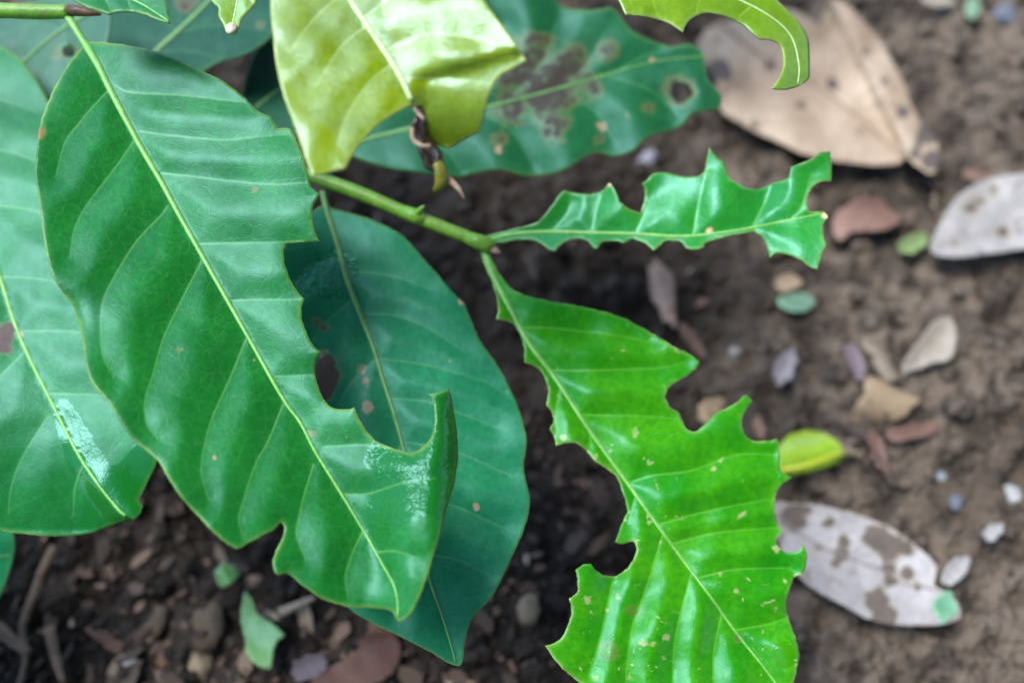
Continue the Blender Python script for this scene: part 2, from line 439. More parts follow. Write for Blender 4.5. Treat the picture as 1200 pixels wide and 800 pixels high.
# unseen canopy added right of and behind the camera to darken leaf reflections; the sky is open to the left
N = NT('added_canopy_leaf'); N.set(N.p.inputs['Base Color'], N.mix(N.noise(N.new('NewGeometry').outputs['Position'], 3, 3), (0.012, 0.045, 0.010), (0.03, 0.09, 0.02)))
N.p.inputs['Roughness'].default_value = 0.5
CV = []; CF = []
cr_rng = np.random.default_rng(3)
for i in range(15000):
    z = cr_rng.uniform(1.3, 3.4); x = cr_rng.uniform(0.02, 1.0) ** 1.3 * 5.5 + 0.07 * (z - 1.3) + cr_rng.normal(0, 0.05) + 0.10; y = cr_rng.uniform(-3.6, 4.0)
    L = cr_rng.uniform(0.06, 0.13); u = cr_rng.normal(0, 1, 3); u[2] *= 0.5; u /= np.linalg.norm(u); v = np.cross(u, cr_rng.normal(0, 1, 3)); v /= np.linalg.norm(v)
    c = np.array([x, y, z]); b_ = len(CV)
    CV += [tuple(c - u * L), tuple(c + v * L * .42 - np.array([0, 0, .01])), tuple(c + u * L), tuple(c - v * L * .42 - np.array([0, 0, .01]))]; CF += [(b_, b_ + 1, b_ + 2, b_ + 3)]
for i in range(4500):
    c = np.array([cr_rng.uniform(-2.2, 2.6), cr_rng.uniform(-3.2, -1.3), cr_rng.uniform(0.02, 2.6)])
    L = cr_rng.uniform(0.05, 0.12); u = cr_rng.normal(0, 1, 3); u /= np.linalg.norm(u); v = np.cross(u, cr_rng.normal(0, 1, 3)); v /= np.linalg.norm(v); b_ = len(CV)
    CV += [tuple(c - u * L), tuple(c + v * L * .42), tuple(c + u * L), tuple(c - v * L * .42)]; CF += [(b_, b_ + 1, b_ + 2, b_ + 3)]
for (x0, y0) in ((2.2, 0.9), (3.0, -1.6), (3.4, 2.8)):
    v, f = tube([(x0, y0, -0.02), (x0 - .05, y0, .9), (x0 - .2, y0 + .1, 1.8), (x0 - .6, y0 + .2, 2.6), (x0 - 1.2, y0 + .2, 3.0)], [.11, .09, .07, .04, .015], 10)
    b_ = len(CV); CV += [tuple(p) for p in v]; CF += [tuple(k + b_ for k in q) for q in f]
tag(link('added_canopy', CV, CF, N.m, origin=(2, 0, 0), smooth=False), 'unseen leafy mass added on the right to darken the leaf reflections', kind='stuff')

#@@PLANT
# ------------------------------------------------------------------ the coffee plant
DARKV = (0.20, 0.46, 0.10)
m_main = leaf_mat('leaf_mature_green', (0.004, 0.118, 0.010), (0.009, 0.168, 0.016), (0.13, 0.36, 0.09), (0.30, 0.46, 0.10), rough=0.38, net=0.12, spot=(0.16, 0.12, 0.03), specular=0.40, crinkle=0.42, wet_rough=0.19)
m_wetl = leaf_mat('leaf_wet_green', (0.004, 0.130, 0.014), (0.009, 0.175, 0.018), (0.12, 0.36, 0.10), (0.30, 0.48, 0.10), rough=0.40, net=0.10, spot=(0.085, 0.05, 0.045), specular=0.46, crinkle=0.04, wet_rough=0.15)
m_dark = leaf_mat('leaf_dark_green', (0.005, 0.128, 0.046), (0.012, 0.175, 0.066), (0.07, 0.24, 0.08), (0.14, 0.28, 0.07), rough=0.40, net=0.14, specular=0.3, spot=(0.055, 0.034, 0.022), trans=0.08)
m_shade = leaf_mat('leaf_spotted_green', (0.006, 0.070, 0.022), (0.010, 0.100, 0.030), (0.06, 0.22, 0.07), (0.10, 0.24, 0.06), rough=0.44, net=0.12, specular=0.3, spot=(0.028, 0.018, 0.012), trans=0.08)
m_shadow = leaf_mat('leaf_shaded_green', (0.005, 0.045, 0.020), (0.009, 0.065, 0.026), (0.05, 0.15, 0.045), (0.08, 0.18, 0.05), rough=0.5, net=0.12, specular=0.2, spot=(0.05, 0.03, 0.022), trans=0.05)  # greens darkened to carry the shade of the background leaves
m_young = leaf_mat('leaf_young_green', (0.012, 0.225, 0.001), (0.052, 0.310, 0.001), (0.16, 0.48, 0.06), (0.36, 0.52, 0.16), rough=0.33, net=0.10, scars=0.5, specular=0.36, crinkle=0.1, bitten=0.75, pale_col=(0.34, 0.40, 0.15), trans=0.22, spot=(0.05, 0.10, 0.02))
m_narrow = leaf_mat('leaf_narrow_green', (0.012, 0.205, 0.018), (0.022, 0.265, 0.022), (0.16, 0.46, 0.08), (0.34, 0.50, 0.16), rough=0.30, net=0.10, trans=0.2, bitten=0.7, spot=(0.45, 0.36, 0.2))
m_yellow = leaf_mat('leaf_glossy_yellow', (0.140, 0.220, 0.001), (0.195, 0.285, 0.002), (0.42, 0.55, 0.20), (0.50, 0.58, 0.22), rough=0.42, net=0.08, coat=0.0, specular=0.55, tint=(0.60, 0.92, 1.0), trans=0.16, patchy=0.18, wet_rough=0.22, crinkle=0.05, wet_mul=0.95)
m_lime = leaf_mat('leaf_lime_green', (0.130, 0.270, 0.008), (0.20, 0.36, 0.012), (0.36, 0.52, 0.08), (0.45, 0.55, 0.20), rough=0.32, net=0.10, trans=0.25)
m_rib = plain_mat('midrib_green', (0.115, 0.34, 0.060), (0.165, 0.41, 0.080), 0.38, 220, 0.15, 0.0002)
m_ribd = plain_mat('midrib_dark_green', (0.070, 0.20, 0.050), (0.10, 0.26, 0.060), 0.42, 220, 0.15, 0.0002)
m_riby = plain_mat('midrib_pale', (0.40, 0.55, 0.24), (0.48, 0.62, 0.30), 0.36, 220, 0.15, 0.0002)
m_stem = plain_mat('green_stem', (0.080, 0.22, 0.012), (0.13, 0.29, 0.02), 0.42, 260, 0.5, 0.0005, c3=(0.13, 0.17, 0.03))
m_bark = plain_mat('brown_bark', (0.09, 0.07, 0.045), (0.15, 0.12, 0.07), 0.8, 120, 0.8, 0.001)
m_dry = plain_mat('dried_brown', (0.020, 0.009, 0.006), (0.055, 0.026, 0.014), 0.22, 160, 0.5, 0.0008, 0.6, coat=0.4)
m_drytan = plain_mat('dried_tan', (0.26, 0.17, 0.11), (0.40, 0.30, 0.20), 0.6, 200, 0.5, 0.0006)

base = gp(-190, 560, 0)
base.z = soil_h(base.x, base.y)
plant = tag(empty('coffee_plant', base), 'young coffee plant with large glossy green leaves chewed by insects, growing over the soil', 'plant')
def pts3(L): 
    P = np.array([(x, y) for x, y, d in L], float); return at_depth(P, [d for x, y, d in L])
def spline3(L, n=8):
    p = np.array(L, float); q = np.vstack([2 * p[0] - p[1], p, 2 * p[-1] - p[-2]]); out = []
    for i in range(1, len(q) - 2):
        a, b, c, d = q[i - 1:i + 3]
        for k in range(n):
            t = k / n; out.append(0.5 * (2 * b + (c - a) * t + (2 * a - 5 * b + 4 * c - d) * t * t + (3 * b - a - 3 * c + d) * t ** 3))
    return np.array(out + [p[-1]])
def stemtube(name, L, r0, r1, mat, parent=plant, world=False, lump=0.06, n=14):
    p = spline3(L if world else pts3(L)); s = np.linspace(0, 1, len(p))
    rr = (r0 + (r1 - r0) * s) * (1 + lump * np.array([noise.noise(Vector((k * 9.0, r0 * 999, 0))) for k in s]))
    v, f = tube(p, rr, n); return link(name, v, f, mat, parent)

top = pts3([(-190, 10, 0.278)])[0]
stemtube('main_stem', [tuple(base + Vector((0, 0, -0.01))), tuple(base + Vector((0.004, 0, 0.05))), tuple(np.array(base) * 0.4 + top * 0.6), tuple(top), tuple(top + np.array([0.004, 0.012, 0.05]))], 0.0050, 0.0032, m_bark, world=True)
s1 = stemtube('branch', [(-190, 20, 0.278), (-90, 12, 0.275), (-20, 12, 0.274), (40, 14, 0.2735), (82, 14, 0.273)], 0.0024, 0.0020, m_stem)
s2 = stemtube('branch', [(-170, 250, 0.33), (60, 180, 0.325), (250, 180, 0.315), (340, 200, 0.307), (384, 213, 0.304), (430, 230, 0.302), (472, 248, 0.301), (520, 267, 0.300), (556, 281, 0.299), (572, 287, 0.299)], 0.0024, 0.0019, m_stem)
link('swollen_node', *tube(pts3([(545, 277, .2990), (560, 283, .2986), (572, 287, .2985), (580, 290, .2986)]), [0.0018, 0.0024, 0.0026, 0.0012], 12), m_stem, s2)
link('swollen_node', *tube(pts3([(470, 247, .3008), (486, 253, .3004), (500, 259, .3003)]), [0.0019, 0.0024, 0.0019], 12), m_stem, s2)
nd = link('node_stub', *tube(pts3([(486, 254, 0.3), (492, 246, 0.298), (497, 241, 0.2965)]), [0.0014, 0.0009, 0.0003], 8), m_stem, s2)
nd = link('leaf_scar', *tube(pts3([(572, 290, 0.299), (580, 293, 0.298), (586, 296, 0.298)]), [0.0013, 0.0011, 0.0005], 8), m_drytan, s2)
st = link('dry_stub', *tube(pts3([(80, 12, 0.2725), (92, 13, 0.272), (106, 15, 0.272), (118, 17, 0.2722)]), [0.0016, 0.0015, 0.0010, 0.0004], 8), plain_mat('stub_brown', (0.05, 0.022, 0.01), (0.12, 0.06, 0.02), 0.5, 200), s1)

# largest leaf
A_OUT = """100,50* 108,49 135,51 169,57 193,64 216,73 240,85 257,93 272,103 287,115 300,128 307,133 317,137 323,146* 325,151* 332,150 341,152 349,168 357,190 362,207 365,220 374,227* 370,235 366,245 366,260
371,277 375,283* 350,284 335,286* 332,297 336,317 345,337 356,350* 353,362 354,375 360,392 367,405 376,412* 370,422 369,434 371,447 376,461 383,473 395,479 407,479 415,477*
421,490 430,505 442,517 455,523 475,529 486,529 497,522 505,512 509,497 509,480 506,467 501,461* 513,460 526,455* 530,470 535,500 537,530 534,560 527,585 522,602 517,625 507,655 497,685 487,710 475,725 466,728*
462,720 460,716* 452,714 435,712 412,711 395,707 377,701 362,691 350,682 343,675 336,671 327,673 321,667 320,655 325,642 331,630 333,617 330,611* 322,620 305,629 290,636 280,642 270,639 252,625 232,604 212,582 197,560 185,540 165,522 150,507
127,472 107,447 100,425 97,400 92,377 85,357 72,340 61,322 54,295 50,270 47,248 43,220 41,205 42,185 46,150 54,125 65,100 80,75 92,60"""
A_MID = [(80, 20), (90, 36), (100, 52), (115, 77), (130, 107), (150, 145), (170, 181), (190, 215), (209, 250), (241, 307), (287, 388), (331, 466), (352, 495), (369, 528), (390, 562), (415, 603), (434, 635), (450, 664), (461, 684), (466, 704), (466, 722)]
A_V = [[(135, 100), (148, 107), (175, 110), (215, 112), (287, 120)], [(164, 154), (202, 159), (263, 164), (304, 160), (336, 158)], [(189, 203), (219, 206), (270, 212), (320, 216), (358, 214)],
       [(232, 286), (260, 285), (310, 284), (368, 282)], [(272, 352), (300, 351), (352, 351)], [(322, 441), (345, 440), (368, 439)], [(380, 523), (400, 522), (425, 521), (450, 524), (478, 529)],
       [(402, 579), (432, 578), (470, 566), (510, 560)], [(444, 646), (458, 645), (470, 647), (489, 653)],
       [(126, 107), (108, 126), (95, 142), (79, 162), (72, 180), (66, 205)], [(157, 165), (140, 190), (120, 216), (98, 246), (87, 270), (82, 300)],
       [(196, 242), (188, 253), (159, 284), (132, 328), (120, 355), (118, 392), (121, 419), (132, 439)], [(236, 306), (213, 351), (192, 395), (179, 439), (170, 469), (172, 496), (184, 513)],
       [(289, 395), (270, 442), (250, 486), (240, 520), (236, 552), (244, 585)], [(332, 473), (314, 517), (300, 542), (287, 580), (280, 607), (284, 628)], [(367, 545), (357, 578), (349, 612), (348, 630), (358, 655)],
       [(425, 622), (412, 650), (405, 675), (408, 700)]]
aA = leaf(A_OUT, A_MID, A_V, plane_depth([(90, 36, 0.272), (466, 725, 0.229), (41, 260, 0.254)]), m_main, plant, rib_mat=m_rib, rib=(4.6, 1.2), bulge=8, blen=28, fold=0.19, fold_r=0.34, curl=5, curlw=18,
     extra=lambda x, y, t, v, e: 14 * gauss(x, y, 75, 375, 40) * np.exp(-e / 26) * -1 + (24 * np.clip((y - 470) / 120, 0, 1.4) * smooth((x - 425) / 60) - 26 * np.clip((x - 500) / 32, 0, 1.3) ** 2 * np.clip((y - 430) / 60, 0, 1)),
     spots=[(47, 155, 9, 0.75), (364, 508, 7, .5), (99, 171, 3, .8), (300, 223, 4, .7), (212, 411, 4, .7), (218, 441, 4, .6), (322, 137, 5, .6), (197, 322, 5, .5, 1), (145, 376, 5, .55, 1), (297, 421, 3, .8, 1), (251, 536, 3, .8, 1), (404, 512, 3, .7, 1)], seed=1, jit=0.7,
     wet=["445,505 480,520 508,490 505,466 524,460 530,520 532,560 515,600 480,610 452,640 462,680 448,668 436,640 430,600 440,560 425,540"])
tag(aA, 'largest leaf, mature green, with scalloped bites out of its right edge and a glossy tip')

B_OUT = "-60,20* -30,35 0,54 20,67 45,97 66,140 95,205 132,300 165,400 183,470 187,520 183,544 176,559 168,576 163,585* 168,593* 161,606 136,614 102,625 64,628 25,625 0,621 -50,600 -100,540 -140,440 -150,320 -130,180 -95,90"
B_MID = [(-62, 10), (-48, 120), (-30, 220), (2, 330), (25, 398), (60, 470), (98, 542), (136, 593), (148, 604)]
B_V = [[(5, 325), (30, 325), (60, 329), (120, 340)], [(27, 388), (60, 388), (92, 389), (150, 400)], [(57, 461), (90, 462), (123, 464), (170, 480)], [(-33, 172), (0, 176), (34, 186), (80, 210)], [(-46, 112), (0, 117), (40, 131)], [(-20, 236), (0, 241), (44, 248), (100, 270)],
       [(28, 413), (0, 440), (-40, 470)], [(54, 490), (25, 538), (13, 572), (10, 600)], [(98, 542), (88, 570), (86, 600)]]
aB = leaf(B_OUT, B_MID, B_V, plane_depth([(-60, 20, 0.32), (140, 595, 0.268), (-140, 400, 0.277)]), m_wetl, plant, rib_mat=m_rib, rib=(4.0, 2.0), bulge=6, blen=34, fold=0.15, fold_r=0.02, curl=5, seed=2, extra=lambda x, y, t, v, e: -16 * np.clip((y - 460) / 100, 0, 1.6) ** 2 * (1 - 0.95 * np.exp(-(v / np.where(v < 0, 42, 12)) ** 2)),
     spots=[(0, 396, 16, 1.0), (10, 385, 9, .9), (8, 408, 8, .8), (24, 392, 6, .6, 1), (6, 372, 6, .55, 1)], wet=["60,480 78,540 92,565 98,600 80,628 130,640 180,610 200,535 165,520 135,545 118,530 80,470"])
tag(aB, 'wet green leaf at the left border with a brown dead patch beside its midrib')

C_OUT = "380,238* 391,244 410,249 435,257 469,274 492,298 516,325 533,345 543,354 550,369 563,399 580,423 592,443 600,460 607,476 617,513 614,550 621,587 614,620 596,661 577,698 553,726 545,754 541,777 531,779 503,763 466,744 429,726 400,704 370,660 345,600 328,540 318,480 312,420 313,360 320,320 330,292 345,268 366,248"
C_MID = [(378, 224), (384, 250), (396, 287), (407, 327), (422, 367), (437, 405), (449, 445), (461, 482), (472, 522), (482, 570), (492, 625), (504, 680), (517, 717), (530, 760), (534, 776)]
C_V = [[(407, 318), (440, 320), (469, 326), (500, 338)], [(425, 367), (469, 371), (509, 389), (540, 410)], [(443, 420), (496, 427), (563, 445), (590, 460)], [(460, 467), (500, 470), (531, 481), (580, 500)], [(478, 518), (536, 530), (596, 556)], [(488, 585), (531, 592), (587, 617)], [(502, 650), (535, 655), (570, 672)],
       [(398, 300), (370, 310), (340, 335)], [(415, 350), (385, 375), (350, 420)], [(440, 420), (410, 450), (385, 500)], [(470, 520), (450, 570), (430, 620)], [(492, 630), (475, 670), (462, 715)]]
aC = leaf(C_OUT, C_MID, C_V, plane_depth([(380, 238, 0.303), (534, 776, 0.262), (600, 450, 0.286)]), m_dark, plant, rib_mat=m_ribd, rib=(4.0, 1.3), bulge=8, blen=26, fold=-0.02, fold_r=0.03, curl=4, seed=3, jit=0.5,
     spots=[(381, 438, 17, 1.0), (384, 425, 11, 0.95), (380, 456, 12, 1.0), (378, 412, 9, 0.62, 1), (431, 476, 8, 0.9, 1), (424, 432, 10, 0.55, 1), (428, 448, 9, 0.5, 1), (372, 378, 8, 0.62), (380, 384, 6, .6), (558, 594, 5, 0.8, 1), (541, 352, 6, 0.7, 1), (526, 420, 8, .42, 1)],
     wet=["345,330 365,300 400,290 420,310 412,345 385,350 360,345"])
tag(aC, 'dark green leaf showing through the bites, under the largest leaf')

D_OUT = "317,0 319,34 324,78 332,111 340,134 351,165 359,189 366,206* 384,202 405,197* 411,186 425,165 445,145 465,132 482,123* 491,127 498,145 503,162 513,170 526,174 543,165 562,155* 568,135 573,111 584,91 600,81 617,71* 604,51 587,27 567,0 540,-40 480,-90 420,-115 360,-90 325,-40"
D_MID = [(368, -112), (385, -60), (411, 0), (435, 37), (462, 78), (474, 100), (482, 118)]
D_V = [[(474, 92), (500, 91), (550, 94), (572, 98)], [(450, 60), (500, 40), (560, 45)], [(425, 22), (470, -10), (530, -20)], [(430, 30), (400, 55), (370, 100)], [(458, 75), (430, 100), (405, 140), (395, 170)], [(405, -10), (370, 20), (340, 60)]]
aD = leaf(D_OUT, D_MID, D_V, plane_depth([(411, 0, 0.222), (366, 206, 0.2147), (600, 75, 0.2152)]), m_yellow, plant, rib_mat=m_riby, rib=(4.2, 3.2), bulge=5, blen=26, fold=0.10, fold_r=0.24, curl=4, seed=4, flutter=3.5,
     extra=lambda x, y, t, v, e: -(11 * smooth((y - 86 + 0.26 * (x - 480)) / 16) + 26 * np.clip((y - 100) / 40, 0, 1.8) ** 1.3) * smooth((x - 478) / 24),
     wet=["440,-20 560,-20 600,60 540,62 500,82 470,80", "322,75 340,85 356,130 385,150 400,195 366,208 340,150", "480,92 548,92 540,100 490,104"])
tag(aD, 'glossy yellow-green leaf with a torn end and a dried brown tip')
tp = pts3([(486, 122, 0.2180), (494, 134, 0.2195), (492, 150, 0.2205), (497, 166, 0.2215), (506, 182, 0.2230), (513, 198, 0.2240), (517, 210, 0.2250)])
rr = np.array([4, 7, 11, 14, 15, 13, 6]) * 0.22 / FPX
dv, df = tube(spline3(tp, 5), np.interp(np.linspace(0, 6, 31), range(7), rr) * (1 + 0.08 * np.sin(np.arange(31) * 0.9)), 16, 0.55)
dt = link('dry_tip', dv + 0.0012 * np.array([[noise.noise(Vector(p) * 260), noise.noise(Vector(p) * 260 + Vector((9, 0, 0))), 0] for p in dv]), df, m_dry, aD)
link('tip_rim', *tube(spline3(pts3([(485, 126, 0.2170), (490, 133, 0.2170), (497, 140, 0.2170)]), 4), [0.0004] * 9, 8), m_drytan, dt)
link('tip_rim', *tube(spline3(pts3([(483, 150, 0.2180), (484, 163, 0.2175), (494, 171, 0.2175), (504, 171, 0.2185)]), 4), [0.0005] * 13, 8), m_drytan, dt)
link('tip_point', *tube(spline3(pts3([(519, 206, 0.2240), (530, 214, 0.2230), (538, 222, 0.2230), (544, 233, 0.2240)]), 4), list(np.linspace(0.0011, 0.0002, 13)), 8), m_drytan, dt)
link('tip_fold', *tube(spline3(pts3([(512, 190, 0.2205), (517, 203, 0.2208), (516, 216, 0.2215), (509, 224, 0.2225)]), 4), [0.0010, 0.0013, 0.0014, 0.0015, 0.0016, 0.0016, 0.0016, 0.0015, 0.0014, 0.0012, 0.001, 0.0008, 0.0005], 8, 0.5), plain_mat('tip_olive', (0.10, 0.10, 0.006), (0.16, 0.15, 0.01), 0.35, 300), dt)

E_OUT = """570,285* 565,281* 570,276 598,269 626,262 634,256 645,243 656,228 662,223* 673,226 686,228 699,226 707,222 714,214* 720,222 727,236 737,244 751,250* 754,239 756,224 753,215* 758,211 765,204 780,202 801,207 817,207* 825,201 828,189 831,173* 840,184 848,190 852,203 859,211 873,219 888,222 906,214* 918,211 924,207 927,195* 939,191 951,186 960,179* 973,177* 975,195 974,212* 962,213 953,218 947,228 946,240 949,248*
965,248* 970,254 965,262 965,277 968,287 963,298 958,316* 949,313 939,305 925,299 910,297 902,302* 898,287 892,277 883,271* 863,275 848,278 834,282 826,285 825,290* 815,292 805,291 797,283 780,282 774,287 766,294* 759,287 750,282 740,280 731,284 720,282 705,284 701,291* 695,291* 690,284 682,280 673,280 662,283 654,290 650,295* 643,292 634,285 622,281 607,281 589,284"""
E_MID = [(568, 283), (600, 275), (640, 272), (690, 273), (740, 274), (800, 277), (850, 272), (885, 266), (920, 259), (964, 250)]
E_V = [[(645, 271), (655, 262), (664, 250), (668, 240)], [(694, 268), (699, 247), (705, 228)], [(746, 271), (754, 252), (757, 235)], [(812, 273), (819, 238), (828, 198)], [(883, 263), (894, 242), (904, 218)], [(884, 268), (895, 280), (900, 292)], [(925, 259), (940, 240), (950, 205)]]
aE = leaf(E_OUT, E_MID, E_V, plane_depth([(568, 283, 0.2985), (965, 250, 0.285), (830, 175, 0.295)]), m_narrow, plant, rib_mat=m_rib, rib=(4.0, 1.2), step=4, bulge=9, blen=20, fold=0.0, seed=5, flutter=3, jit=0.7,
     extra=lambda x, y, t, v, e: 6 * np.sin((x - 700) / 17.0) * np.clip((270 - y) / 50, 0, 1), spots=[(832, 270, 6, 0.8), (968, 252, 6, 0.9), (715, 217, 4, .6)])
tag(aE, 'narrow green leaf stub eaten away on both sides into jagged points')

F_OUT = """562,292* 572,292* 578,308 588,324 600,338 616,346 640,352 664,356 690,361 715,367 740,377 765,391 790,406 810,416 820,424* 815,432 804,441 790,449 782,457 780,467 786,477 797,484* 799,492 805,502 815,505 827,496 837,485 850,479 862,472 874,462* 882,470* 875,480 870,492 872,507 880,515 890,517 911,514* 914,530 915,549 928,560* 915,569 909,582 909,601 912,615 917,622 910,634 920,647 935,645 942,637* 946,652 942,670 930,677* 925,692 922,707 925,725 932,745 937,765 934,785 930,800 920,835 895,870* 850,862 790,852 730,832
677,797 662,785 650,772 639,756* 652,752 662,740 669,720 669,707 667,701* 676,694 677,680 674,667* 684,661 692,660* 700,669 710,674 722,674 735,665 744,652 746,640 741,634 730,637 721,635* 726,620 734,602 735,594 731,579 724,560 717,553 705,544 695,537 687,527 675,519 662,519 652,522* 649,510 645,502 649,492 646,482 640,474* 643,460 640,445 631,431 614,424* 615,410 613,402 608,388 600,378 590,375 582,374* 584,360 582,346 576,328 568,310"""
F_MID = [(567, 290), (578, 322), (598, 362), (622, 405), (652, 445), (690, 503), (739, 571), (787, 638), (832, 698), (862, 740), (900, 788), (915, 815), (905, 850)]
F_V = [[(612, 384), (640, 384), (672, 387), (716, 392), (760, 400)], [(645, 434), (690, 434), (770, 431), (800, 425)], [(680, 486), (740, 487), (790, 490)], [(735, 566), (765, 557), (810, 551), (862, 533), (905, 532)], [(772, 614), (832, 598), (900, 585)], [(787, 637), (840, 624), (909, 618)], [(817, 677), (862, 667), (925, 665)], [(860, 738), (900, 731), (926, 722)],
       [(657, 455), (651, 482), (651, 512)], [(692, 508), (691, 525)], [(777, 625), (757, 690), (742, 730), (735, 775), (733, 815)], [(810, 672), (796, 725), (790, 760), (788, 820)], [(745, 582), (735, 612)], [(718, 682), (704, 745), (690, 790)], [(845, 720), (836, 770), (838, 830)]]
aF = leaf(F_OUT, F_MID, F_V, plane_depth([(567, 290, 0.2985), (900, 788, 0.268), (820, 424, 0.295)]), m_young, plant, rib_mat=m_rib, rib=(4.2, 1.2), bulge=14, blen=24, fold=0.03, fold_r=0.02, curl=4, seed=6, flutter=5, jit=0.9,
     spots=[(715, 762, 14, .55), (745, 715, 12, .52), (865, 748, 7, .6), (830, 425, 5, .5), (688, 703, 8, .6, 1), (725, 699, 7, .55, 1), (752, 752, 8, .6, 1), (765, 754, 7, .62, 1), (780, 746, 7, .62, 1), (866, 607, 7, .55, 1), (872, 600, 6, .55, 1), (836, 548, 5, .7, 1), (804, 577, 4, .7, 1), (863, 692, 5, .6, 1), (908, 713, 6, .6, 1), (660, 512, 5, .8, 1), (910, 642, 7, .7, 1), (700, 404, 4, .7, 1), (731, 411, 4, .7, 1)], wet=["905,755 925,752 930,775 912,782"])
tag(aF, 'bright young leaf with ragged bites on both sides at the lower right')

G_OUT = "400,170* 416,184 452,196 489,202 536,207 556,203 587,199 617,206 654,202 688,183 700,179 721,183 742,177 758,162 783,154 800,146 812,133 828,130 842,127 845,112 829,92* 823,62 808,52 783,54 742,37 721,12 712,9 690,12 660,8 645,-6 600,-30 540,-25 480,5 450,55 425,110 408,150"
G_MID = [(394, 172), (480, 151), (560, 129), (640, 108), (700, 91), (770, 72), (830, 66)]
G_V = [[(520, 140), (560, 90), (590, 30)], [(590, 121), (630, 80), (650, 30)], [(655, 104), (690, 70), (710, 35)], [(720, 86), (750, 68), (775, 58)], [(480, 152), (520, 175), (540, 200)], [(560, 130), (600, 155), (625, 195)], [(640, 108), (690, 125), (720, 165)], [(710, 89), (760, 105), (795, 135)]]
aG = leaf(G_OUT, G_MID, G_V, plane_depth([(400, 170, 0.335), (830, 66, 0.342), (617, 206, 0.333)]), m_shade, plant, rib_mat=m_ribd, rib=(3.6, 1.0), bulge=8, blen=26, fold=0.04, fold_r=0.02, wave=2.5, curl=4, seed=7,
     spots=[(585, 175, 9, .6, 1), (705, 148, 10, .55, 1), (765, 70, 7, .6, 1), (735, 135, 8, .5, 1), (605, 78, 34, .68), (640, 108, 38, .74), (668, 78, 28, .66), (598, 122, 26, .64), (692, 100, 18, .6), (585, 165, 12, .55), (712, 60, 16, .55), (650, 150, 20, .6), (630, 55, 22, .6), (760, 125, 10, .5), (700, 165, 9, .5), (797, 107, 20, .66)], holes=["787,104 795,98 806,100 811,110 803,118 791,116"])
tag(aG, 'dark green leaf with chewed brown spots and a hole, behind the yellow leaf')

H_OUT = "725,0 733,17* 754,19 779,25 792,32 801,38* 804,29 815,19 829,15 850,19 871,29 883,40 892,46 904,47 915,54 919,71 915,88 904,104* 921,105 937,101 949,92* 949,62 946,42 933,22 917,6 890,-18 840,-40 780,-55 725,-60 700,-40"
aH = leaf(H_OUT, [(690, -55), (760, -32), (830, -14), (890, 12), (925, 40), (936, 75), (935, 98)], [[(770, -30), (765, -5), (770, 18)], [(830, -14), (820, 0), (816, 15)], [(880, 8), (868, 18), (866, 24)], [(735, -40), (735, -10), (742, 10)]],
     plane_depth([(725, 0, 0.262), (940, 95, 0.268), (800, -50, 0.272)]), m_lime, plant, rib_mat=m_riby, rib=(2.4, 1.0), step=5, bulge=5, blen=18, fold=0.05, curl=3, seed=8,
     extra=lambda x, y, t, v, e: -20 * np.clip((x - 895) / 50, 0, 1.2) ** 2)
tag(aH, 'lime green leaf edge with round bites hanging at the top')
I_OUT = "83,-2* 98,7 116,13 128,17* 137,14 157,14 172,18 186,24 199,27* 197,13 192,-4 185,-20 150,-48 110,-45 85,-22"
aI = leaf(I_OUT, [(84, -12), (120, -10), (160, 2), (198, 25)], [[(120, -10), (125, 2), (130, 12)], [(150, -2), (152, 6), (155, 12)]], plane_depth([(83, 0, 0.250), (199, 27, 0.248), (140, -40, 0.255)]), m_main, plant, rib_mat=m_rib, rib=(2, 1), step=4, bulge=3, blen=14, edgew=2.2, seed=9, spots=[(140, 3, 6, .0)])
tag(aI, 'small cut green leaf tip at the upper left above the stem node')
J_OUT = "245,-4 250,4 256,10 256,19 262,29 265,37 271,40 277,38 280,31 283,22 294,10 301,0 312,-22 282,-52 250,-28"
aJ = leaf(J_OUT, [(285, -50), (280, -10), (271, 36)], [[(282, -12), (290, -4), (296, 4)]], plane_depth([(245, 0, 0.258), (271, 40, 0.256), (300, -10, 0.26)]), m_lime, plant, rib_mat=m_riby, rib=(1.6, .8), step=4, bulge=3, blen=12, edgew=2.4, seed=10, spots=[(271, 38, 9, 0.0)])
tag(aJ, 'tiny lime green leaf end with a pale dried tip at the top')
link('dry_tip', blob(pts3([(270.5, 33, 0.2555)])[0], 0.0017, 5, (0.95, 1.2, 0.5), 0.25), IF, plain_mat('tip_beige', (0.42, 0.36, 0.24), (0.55, 0.50, 0.38), 0.5, 300), aJ)

